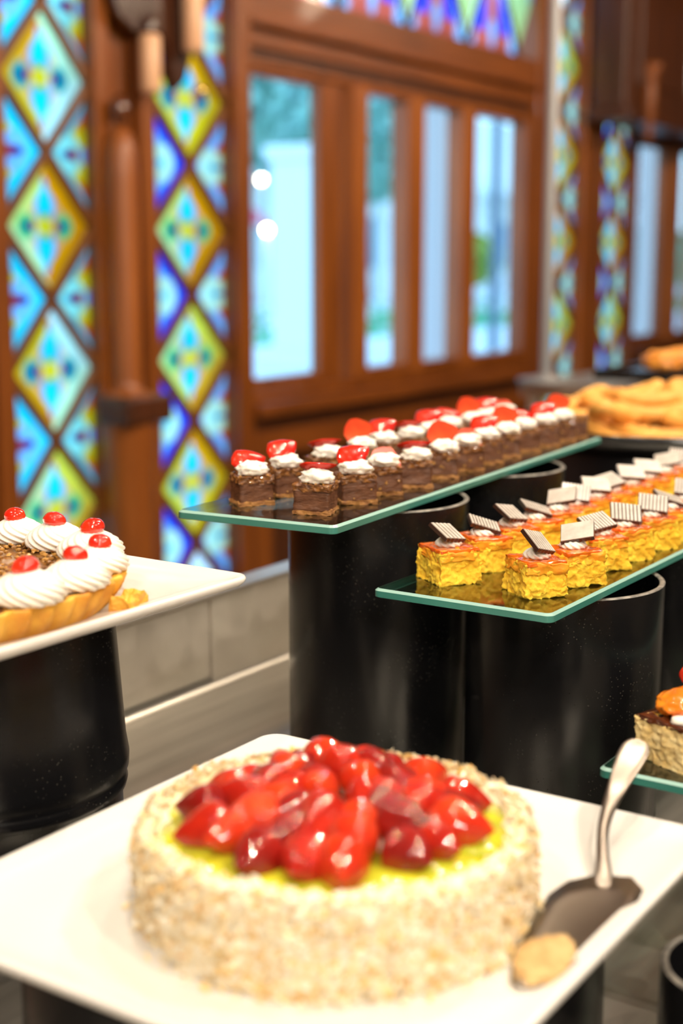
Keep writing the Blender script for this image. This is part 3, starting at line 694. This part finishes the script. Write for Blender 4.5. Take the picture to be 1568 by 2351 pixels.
# ------------------------------------------------------------------ pale sponge pieces on the lower right shelf
PALES = mat('pale_sponge', (.82, .66, .33), .8, 0, (.72, .50, .18), 90, 4, .8, 240, sss=.1, bdist=.0012)
FRUIT = mat('orange_fruit', (.88, .16, .012), .15, 0, (.92, .30, .02), 50, 3, coat=.8)
CGL = mat('chocolate_glaze', (.10, .025, .008), .12, coat=.8)
def pale_cake(seed, x, y, rz, lab):
    r = tag(empty('glazed_sponge_piece', (x, y, -.3298), rz), lab, 'cake', 'glazed sponge pieces on the lower glass shelf')
    pb_ = lump_box(.050, .042, .0285, 26, .0022, 90, seed)
    for v in pb_.verts: v.co += Vector((nz(v.co, 480, seed), nz(v.co, 480, seed+1), nz(v.co, 480, seed+2)))*.0011
    obj('sponge', pb_, PALES, r, True)
    obj('chocolate_glaze', lump_box(.0495, .0415, .0045, 9, .0022, 90, seed+3, .0265), CGL, r, True)
    o = obj('cream', blob(.012, 3, .15, 2, seed, (1.3, .8, .35)), CREAM, r, True); o.location = (-.008, -.011, .0325)
    o = obj('orange_fruit_slice', blob(.0205, 4, .16, 2.5, seed+8, (1.15, .9, .48)), FRUIT, r, True); o.location = (.002, -.001, .0385)
    o = obj('strawberry_slice', berry_half(.026, .010, seed, .7), [SKIN2, CUT], r); o.location = (.014, .010, .046); o.rotation_euler = (radians(-20), radians(-35), .3)
pale_cake(31, .876, .302, radians(-20), 'pale sponge piece with orange fruit nearest the corner of the lower glass shelf')
pale_cake(32, .945, .292, radians(-22), 'second pale sponge piece with orange fruit on the lower glass shelf')
# ================================================================== STRAWBERRY CAKE
CX, CY, CZ0, CR, CH_ = .5755, .3835, -.3340, .1030, .0485
sk = tag(empty('strawberry_cake', (CX, CY, CZ0)), 'round cream cake coated in coconut, topped with glazed strawberries, on the foreground plate', 'cake')
CREAMY = mat('coconut_cream', (.95, .90, .74), .6, 0, (.92, .78, .50), 30, 4, .6, 90, sss=.15, bdist=.002)
def cfn(r, z, a):
    if r < .05: return r
    return r + .0035*nz((cos(a)*3, sin(a)*3, z*30), 1.7, 3)+.002*nz((cos(a)*9, sin(a)*9, z*90), 1.5, 8)
prof = [(CR-.004, 0), (CR, .003), (CR+.001, .015), (CR, .032), (CR-.0015, .041), (CR-.0035, .0460), (CR-.006, .0480), (CR-.009, .0472), (CR-.012, .043), (.06, .040), (0, .040)]
v, f = lathe(prof, 140, fn=cfn); obj('cream_coat', (v, f), CREAMY, sk, True)
FLK = bpy.data.materials.new('coconut_flake'); FLK.use_nodes = True; t = FLK.node_tree; b = t.nodes['Principled BSDF']; b.inputs['Roughness'].default_value = .6
gi = N(t, 'ShaderNodeNewGeometry'); r_ = N(t, 'ShaderNodeValToRGB'); t.links.new(gi.outputs['Random Per Island'], r_.inputs[0]); t.links.new(r_.outputs[0], b.inputs['Base Color'])
r_.color_ramp.elements[0].color = (.95, .89, .74, 1); r_.color_ramp.elements[1].position = 1; r_.color_ramp.elements[1].color = (.78, .42, .09, 1)
e = r_.color_ramp.elements.new(.55); e.color = (.93, .82, .58, 1); e = r_.color_ramp.elements.new(.86); e.color = (.88, .64, .26, 1)
rnd = random.Random(5); vs = []; fs = []
def flake(c, nrm, s):
    a = Vector((rnd.gauss(0, 1), rnd.gauss(0, 1), rnd.gauss(0, 1))); a = (a - nrm*a.dot(nrm)*.55).normalized(); b_ = a.cross(nrm).normalized(); L = a*s; Wd = b_*s*rnd.uniform(.25, .5)
    up = nrm*s*.2; k = len(vs)
    vs.extend([tuple(c-L-Wd), tuple(c-L+Wd), tuple(c+L+Wd), tuple(c+L-Wd), tuple(c+up)])
    fs.extend([(k, k+1, k+4), (k+1, k+2, k+4), (k+2, k+3, k+4), (k+3, k, k+4)])
for i in range(11000):
    a = rnd.uniform(0, 2*pi); u = rnd.random()
    if u < .86:
        z = rnd.uniform(.0, .045); r = cfn(CR, z, a)+.001; nrm = Vector((cos(a), sin(a), 0))
    else:
        z = .047+rnd.uniform(0, .002); r = cfn(CR-.002-rnd.uniform(0, .008), z, a); nrm = Vector((cos(a)*.6, sin(a)*.6, .8)).normalized()
    flake(Vector((r*cos(a), r*sin(a), z)), nrm, rnd.uniform(.0016, .0042))
for i in range(180):   # crumbs that have fallen round the foot
    a = rnd.uniform(0, 2*pi); r = CR+rnd.uniform(0, .008)**1.0
    flake(Vector((r*cos(a), r*sin(a), .0012)), Vector((0, 0, 1)), rnd.uniform(.0012, .003))
o = obj('coconut_flakes', (vs, fs), FLK, sk); o['kind'] = 'stuff'
KIWI = mat('kiwi_slice', (.66, .62, .025), .2, 0, (.50, .55, .03), 30, 3, .2, 60, coat=.7, sss=0)
for k in range(14):
    a = 2*pi*k/14+.1
    v, f = lathe([(0, 0), (.020, 0), (.0215, .0012), (.021, .003), (.0, .0036)], 24)
    o = obj('kiwi_slice', (v, f), KIWI, sk, True); o.location = (.0715*cos(a), .0715*sin(a), .0420+.0012*(k % 2)); o.rotation_euler = (radians(rnd.uniform(-4, 4)), radians(rnd.uniform(4, 10)), a)
BG = [berry_mat('glazed_strawberry_deep', (.34, .007, .002), (.22, .004, .002), 1, .7, .15), berry_mat('glazed_strawberry', (.54, .020, .003), (.38, .009, .002), 1, .7, .15), berry_mat('glazed_strawberry_orange', (.66, .050, .004), (.52, .020, .003), 1, .7, .15)]
def whole(L, R, seed):
    vs = []; fs = []; n = 16; m = 22
    for i in range(n+1):
        t = i/n; r = R*((t/.28)**.55 if t < .28 else max(.0, cos((t-.28)/.72*pi/2))**.86)
        r = max(r, .0002)
        for j in range(m):
            a = 2*pi*j/m; k = 1+.06*nz((t*3, cos(a)*2, sin(a)*2), 1.2, seed)
            vs.append((t*L, r*k*cos(a), r*k*sin(a)*.92))
    for i in range(n):
        for j in range(m): fs.append((i*m+j, i*m+(j+1) % m, (i+1)*m+(j+1) % m, (i+1)*m+j))
    fs.append(tuple(range(m-1, -1, -1))); fs.append(tuple(n*m+j for j in range(m)))
    me = bpy.data.meshes.new('strawberry'); me.from_pydata(vs, [], fs); me.materials.append(BG[seed % 3])
    for p in me.polygons: p.use_smooth = True
    return me
BM = [whole(.0290+.0028*(s % 3), .0132+.0010*(s % 2), s) for s in range(9)]
rb = random.Random(21)
def put(r, a, z, pitch, k, sc=1.0):
    o = bpy.data.objects.new('strawberry', BM[k % 9]); COL.objects.link(o); o.parent = sk
    o.location = (r*cos(a), r*sin(a), z); o.rotation_euler = (rb.uniform(0, 6.28), radians(pitch), a+rb.uniform(-.30, .30)); o.scale = (sc, sc, sc)
    return o
k = 0
for i in range(18): put(.0520+rb.uniform(-.004, .004), 2*pi*i/18+rb.uniform(-.12, .12), .0500+rb.uniform(-.001, .003), rb.uniform(-7, 3), k, rb.uniform(.88, 1.15)); k += 1
for i in range(14): put(.034+rb.uniform(-.004, .003), 2*pi*(i+.4)/13+rb.uniform(-.16, .16), .0530+rb.uniform(-.002, .002), rb.uniform(-22, 0), k, rb.uniform(.88, 1.12)); k += 1
for i in range(9): put(.016, 2*pi*(i+.2)/9+rb.uniform(-.2, .2), .0540, rb.uniform(-26, 0), k, rb.uniform(.85, 1)); k += 1
for i in range(3): put(.004, 2*pi*(i+.6)/3, .0545, rb.uniform(-20, -6), k, .85); k += 1
# ------------------------------------------------------------------ cake server
SILV = mat('silver_server', (.38, .33, .27), .33, 1, (.29, .24, .20), 18, 5, .06, 60, lo=.3, hi=.7)
sv = tag(empty('cake_server', (.62, .265, -.3372)), 'silver cake server with crumbs lying beside the strawberry cake', 'cake server')
def onb(x, y, z=0): return (x-.62, y-.265, z)
# blade: wide at the neck, tapering to a rounded tip
out = [(.6795, .2700), (.6835, .2610), (.6720, .2500), (.6500, .2455), (.6200, .2440), (.5900, .2455), (.5650, .2490), (.5500, .2540), (.5440, .2600), (.5480, .2670), (.5650, .2740), (.5900, .2800), (.6150, .2850), (.6400, .2900), (.6600, .2880), (.6730, .2800)]
bm = bmesh.new(); cxx = sum(p[0] for p in out)/len(out); cyy = sum(p[1] for p in out)/len(out)
top = [bm.verts.new(onb(x, y, .0062)) for x, y in out]; mid = [bm.verts.new(onb(cxx+(x-cxx)*.72, cyy+(y-cyy)*.72, .0046)) for x, y in out]; c0 = bm.verts.new(onb(cxx, cyy, .0042))
bot = [bm.verts.new(onb(x, y, .0048)) for x, y in out]; c1 = bm.verts.new(onb(cxx, cyy, .0026))
n = len(out)
for i in range(n):
    j = (i+1) % n; bm.faces.new((top[i], top[j], mid[j], mid[i])); bm.faces.new((mid[i], mid[j], c0)); bm.faces.new((bot[j], bot[i], c1)); bm.faces.new((top[j], top[i], bot[i], bot[j]))
for fc in bm.faces: fc.smooth = True
bmesh.ops.recalc_face_normals(bm, faces=bm.faces[:]); obj('blade', bm, SILV, sv)
# handle: flat strip swept along a rising curve, spoon-shaped end
path = [((.6640, .2700, -.3322), .0070, .0020), ((.6770, .2745, -.3290), .0052, .0030), ((.6930, .2830, -.3235), .0040, .0032), ((.7080, .2890, -.3190), .0040, .0030), ((.7230, .2925, -.3130), .0048, .0028), ((.7385, .2945, -.3080), .0062, .0026), ((.7500, .2953, -.3025), .0082, .0024), ((.7610, .2960, -.2975), .0100, .0024), ((.7710, .2964, -.2935), .0110, .0023), ((.7780, .2967, -.2905), .0098, .0021), ((.7818, .2968, -.2890), .0055, .0018)]
vs = []; fs = []; side = Vector((.45, -.89, 0)).normalized(); m = 14
for i, (p, wd, th) in enumerate(path):
    a = Vector(path[max(0, i-1)][0]); b_ = Vector(path[min(len(path)-1, i+1)][0]); tg = (b_-a).normalized(); s_ = (side-tg*side.dot(tg)).normalized(); up = tg.cross(s_)*-1
    if up.z < 0: up = -up
    for j in range(m):
        an = 2*pi*j/m; q = Vector(p)+s_*wd*.86*cos(an)+up*(th*sin(an)-.0016*(1-abs(cos(an)))*(1 if wd > .006 else 0)); vs.append((q.x-.62, q.y-.265, q.z+.3372))
for i in range(len(path)-1):
    for j in range(m): fs.append((i*m+j, i*m+(j+1) % m, (i+1)*m+(j+1) % m, (i+1)*m+j))
fs += [tuple(range(m)), tuple((len(path)-1)*m+j for j in range(m))]
bm = bmesh.new(); me = bpy.data.meshes.new('t'); me.from_pydata(vs, [], fs); bm.from_mesh(me); bmesh.ops.recalc_face_normals(bm, faces=bm.faces[:]); o = obj('handle', bm, SILV, sv, True)
md = o.modifiers.new('sub', 'SUBSURF'); md.levels = 2; md.render_levels = 2
bm = blob(.019, 4, .25, 2.2, 4, (1.35, .70, .12)); o = obj('cake_crumbs', bm, mat('buttery_crumbs', (.50, .30, .11), .7, 0, (.62, .42, .18), 140, 4, .8, 260, bdist=.001), sv); o.location = (-.046, -.0035, .0066); o.rotation_euler = (0, 0, .15)
# ================================================================== NUT TART
TX, TY, TZ = .5985, .7350, -.2250
tt = tag(empty('nut_tart', (TX, TY, TZ)), 'round nut tart with fluted crust and cream rosettes on the left plate', 'tart')
FLUTE = mat('golden_crust', (.86, .48, .06), .55, 0, (.66, .27, .025), 40, 5, .5, 120, bdist=.001)
TR = .138
def ff(r, z, a): return r + (.0028*sin(a*52) if r > TR-.012 and z > .001 else 0)+.0012*nz((cos(a)*6, sin(a)*6, z*60), 1, 2)
v, f = lathe([(TR-.014, 0), (TR-.010, .0005), (TR-.004, .010), (TR, .0195), (TR-.001, .0215), (TR-.006, .0205), (TR-.008, .017), (0, .016)], 260, fn=ff); obj('fluted_crust', (v, f), FLUTE, tt, True)
NTOP = mat('glazed_nut_layer', (.30, .13, .03), .3, 0, (.16, .06, .015), 90, 4, .8, 150, coat=.6, bdist=.002)
v, f = lathe([(TR-.009, .0165), (TR-.012, .0195), (.08, .0205), (.04, .0205), (0, .0205)], 90, fn=lambda r, z, a: r*(1+.01*nz((cos(a)*4, sin(a)*4, 0), 2, 1))); obj('nut_filling', (v, f), NTOP, tt, True)
rt = random.Random(9); vs = []; fs = []
for i in range(1500):
    r = (TR-.008)*sqrt(rt.random()); a = rt.uniform(0, 2*pi); c = Vector((r*cos(a), r*sin(a), .0205+rt.uniform(-.0005, .0022))); t = blob(rt.uniform(.0012, .0032), 1, .35, 2, i % 50, (1, .75, .6)); base = len(vs)
    for q in t.verts: vs.append(tuple(q.co+c))
    for g in t.faces: fs.append(tuple(base+q.index for q in g.verts))
    t.free()
NC = bpy.data.materials.new('nut_pieces'); NC.use_nodes = True; t = NC.node_tree; b = t.nodes['Principled BSDF']; b.inputs['Roughness'].default_value = .3; b.inputs['Coat Weight'].default_value = .5
gi = N(t, 'ShaderNodeNewGeometry'); r_ = N(t, 'ShaderNodeValToRGB'); t.links.new(gi.outputs['Random Per Island'], r_.inputs[0]); t.links.new(r_.outputs[0], b.inputs['Base Color'])
r_.color_ramp.elements[0].color = (.13, .045, .010, 1); r_.color_ramp.elements[1].color = (.62, .33, .08, 1)
o = obj('nut_pieces', (vs, fs), NC, tt); o['kind'] = 'stuff'
# a broken bit of crust lying against the right side
o = obj('broken_crust', lump_box(.030, .012, .009, 6, .004, 130, 4), FLUTE, tt); o.location = (.072, -.125, .0); o.rotation_euler = (0, 0, radians(20))
CHER = mat('glace_cherry', (.72, .018, .008), .10, 0, (.80, .04, .01), 40, coat=1)
ch_me = blob(.0084, 3, .05, 2, 1, (1, 1, .75), -.004)
def ang(x, y): return atan2(y-TY, x-TX)
pts = [(.719, .765), (.709, .712), (.686, .664), (.650, .630), (.606, .617)]
RA = [.215, -.14, -.54, -.92, -1.31, -1.68]
RA += [RA[5]-.385*q for q in range(1, 6)] + [RA[0]+.385*q for q in range(1, 6)]
first = True
rs_me = None
for i, a in enumerate(RA):
    R_ = (.120, .116, .120, .121, .121, .121)[i] if i < 6 else .120
    if rs_me is None:
        o = obj('cream_rosette', rosette(.0210, .0212, 14, 2.2, 112, 26, .16, .085), CREAM, tt, True); rs_me = o.data
        c = obj('cherry', ch_me, CHER, o, True); c_me = c.data
    else:
        o = bpy.data.objects.new('cream_rosette', rs_me); COL.objects.link(o); o.parent = tt; c = bpy.data.objects.new('cherry', c_me); COL.objects.link(c); c.parent = o
    o.location = (R_*cos(a), R_*sin(a), .0205); o.rotation_euler = (0, 0, i*1.1); s = 1.0+.06*((i*7) % 3-1); o.scale = (s, s, s)
    c.location = (-.0015, .001, .0205); c.rotation_euler = (radians(12), radians(-10), i)
# ================================================================== COOKIES AND PASTRIES AT THE BACK
tr1 = tag(empty('round_tray', (1.97, .735, -.254)), 'round black tray on a black stand heaped with golden ring biscuits', 'tray')
v, f = lathe([(0, 0), (.205, 0), (.222, .012), (.226, .024), (.222, .025), (.210, .014), (.20, .008), (0, .008)], 96); obj('tray_dish', (v, f), mat('black_tray', (.012, .012, .013), .2, coat=.4), tr1, True)
dr = tag(empty('display_drum', (1.97, .735, CT)), 'wide black drum stand under the tray of ring biscuits', 'stand')
v, f = lathe([(.185, 0), (.185, .198), (.178, .2055), (0, .2055)], 96); obj('drum_wall', (v, f), BLACK, dr, True)
BISC = mat('golden_biscuit', (.84, .45, .10), .6, 0, (.70, .30, .045), 30, 4, .6, 120, bdist=.0015)
def loop(seed, L=.052, Wd=.024, r=.0085, bend=.005):
    vs = []; fs = []; n = 40; m = 12
    for i in range(n):
        a = 2*pi*i/n; cxy = Vector((L*cos(a), Wd*sin(a)*.8, bend*cos(2*a)))
        nn = Vector((cos(a)*Wd, sin(a)*L, 0)).normalized(); rr = r*(1.25+.12*nz((cos(a)*2, sin(a)*2, seed), 1.5, seed))
        for j in range(m):
            b_ = 2*pi*j/m; q = cxy+nn*rr*cos(b_)*1.25+Vector((0, 0, rr*sin(b_))); vs.append(tuple(q))
    for i in range(n):
        for j in range(m): fs.append((i*m+j, ((i+1) % n)*m+j, ((i+1) % n)*m+(j+1) % m, i*m+(j+1) % m))
    return vs, fs
def rcopy(base, first, **k): return base if first else base.copy()
bases = []
for s in range(3): bases.append(obj('ring_biscuit', loop(s), BISC, None, True))
usedb = set(); place_n = 0
BP = []
rc = random.Random(12)
for lvl, (nn, rad_, z) in enumerate(((10, .150, .020), (5, .080, .022), (6, .115, .040), (3, .045, .042), (2, .06, .056), (1, .01, .060))):
    for i in range(nn): BP.append((1.97+rad_*cos(2*pi*i/nn+lvl*.4), .735+rad_*sin(2*pi*i/nn+lvl*.4), -.254+z, lvl))
BP.sort(key=lambda q: (-q[3], hypot(q[0], q[1])))
LV = ['bottom', 'bottom', 'middle', 'middle', 'top', 'peak']
cnt = {}
for (x, y, z, lv) in BP:
    s = place_n % 3; o = bases[s]
    if s in usedb: o = bases[s].copy(); COL.objects.link(o)
    usedb.add(s); o.location = (x, y, z); o.rotation_euler = (radians(rc.uniform(-14, 14)), radians(rc.uniform(-16, 16)), rc.uniform(0, pi)); place_n += 1
    lay = LV[lv]; cnt[lay] = cnt.get(lay, 0)+1
    tag(o, 'golden oval ring biscuit in the %s layer of the heap on the round black tray' % lay, 'biscuit', 'ring biscuits in the %s layer of the heap' % lay)
tr2 = tag(empty('rectangular_tray', (2.62, .84, -.219)), 'dark blue-black rectangular tray of golden pastries at the far right', 'tray')
M = Matrix.Identity(4); bm = box(bmesh.new(), -.15, .35, -.24, .22, 0, .012, .004); obj('tray_base', bm, bpy.data.materials['black_tray'], tr2)
bm = bmesh.new(); box(bm, -.15, -.142, -.24, .22, .012, .018, .001); box(bm, -.15, .35, -.24, -.232, .012, .018, .001); box(bm, .342, .35, -.24, .22, .012, .018, .001); box(bm, -.15, .35, .212, .22, .012, .018, .001); obj('tray_rim', bm, bpy.data.materials['black_tray'], tr2)
st2 = tag(empty('display_stand', (2.72, .82, CT)), 'dark glossy stand with blue sheen under the far rectangular tray', 'stand')
v, f = lathe([(.14, 0), (.14, .24), (.13, .2455), (0, .2455)], 64); obj('stand_wall', (v, f), mat('navy_gloss', (.004, .010, .035), .12, coat=.6), st2, True)
o = obj('glint_sphere', blob(.012, 3, 0, 1, 0), mat('chrome', (.95, .9, .8), .08, 1), st2, True); o.location = (-.118, -.080, .19)  # chrome ball added to give one bright specular dot
PAST = mat('golden_pastry', (.80, .33, .045), .5, 0, (.60, .20, .02), 50, 5, .8, 90, coat=.2, bdist=.002)
pb = []
for s in range(3): pb.append(obj('pastry', blob(.036, 4, .22, 2.4, s, (1.25, .85, .62), -.014), PAST, None, True))
k = 0
for i in range(5):
    for j in range(4):
        o = pb[k % 3]
        if k >= 3: o = pb[k % 3].copy(); COL.objects.link(o)
        o.location = (2.535+.083*i, .685+.088*j, -.188); o.rotation_euler = (0, 0, rc.uniform(0, 6)); k += 1
        tag(o, 'golden baked pastry on the far tray, %s row, %s from the left' % (('nearest', 'second', 'third', 'farthest')[j], ('first', 'second', 'third', 'fourth', 'fifth')[i]), 'pastry', 'golden pastries on the far tray')
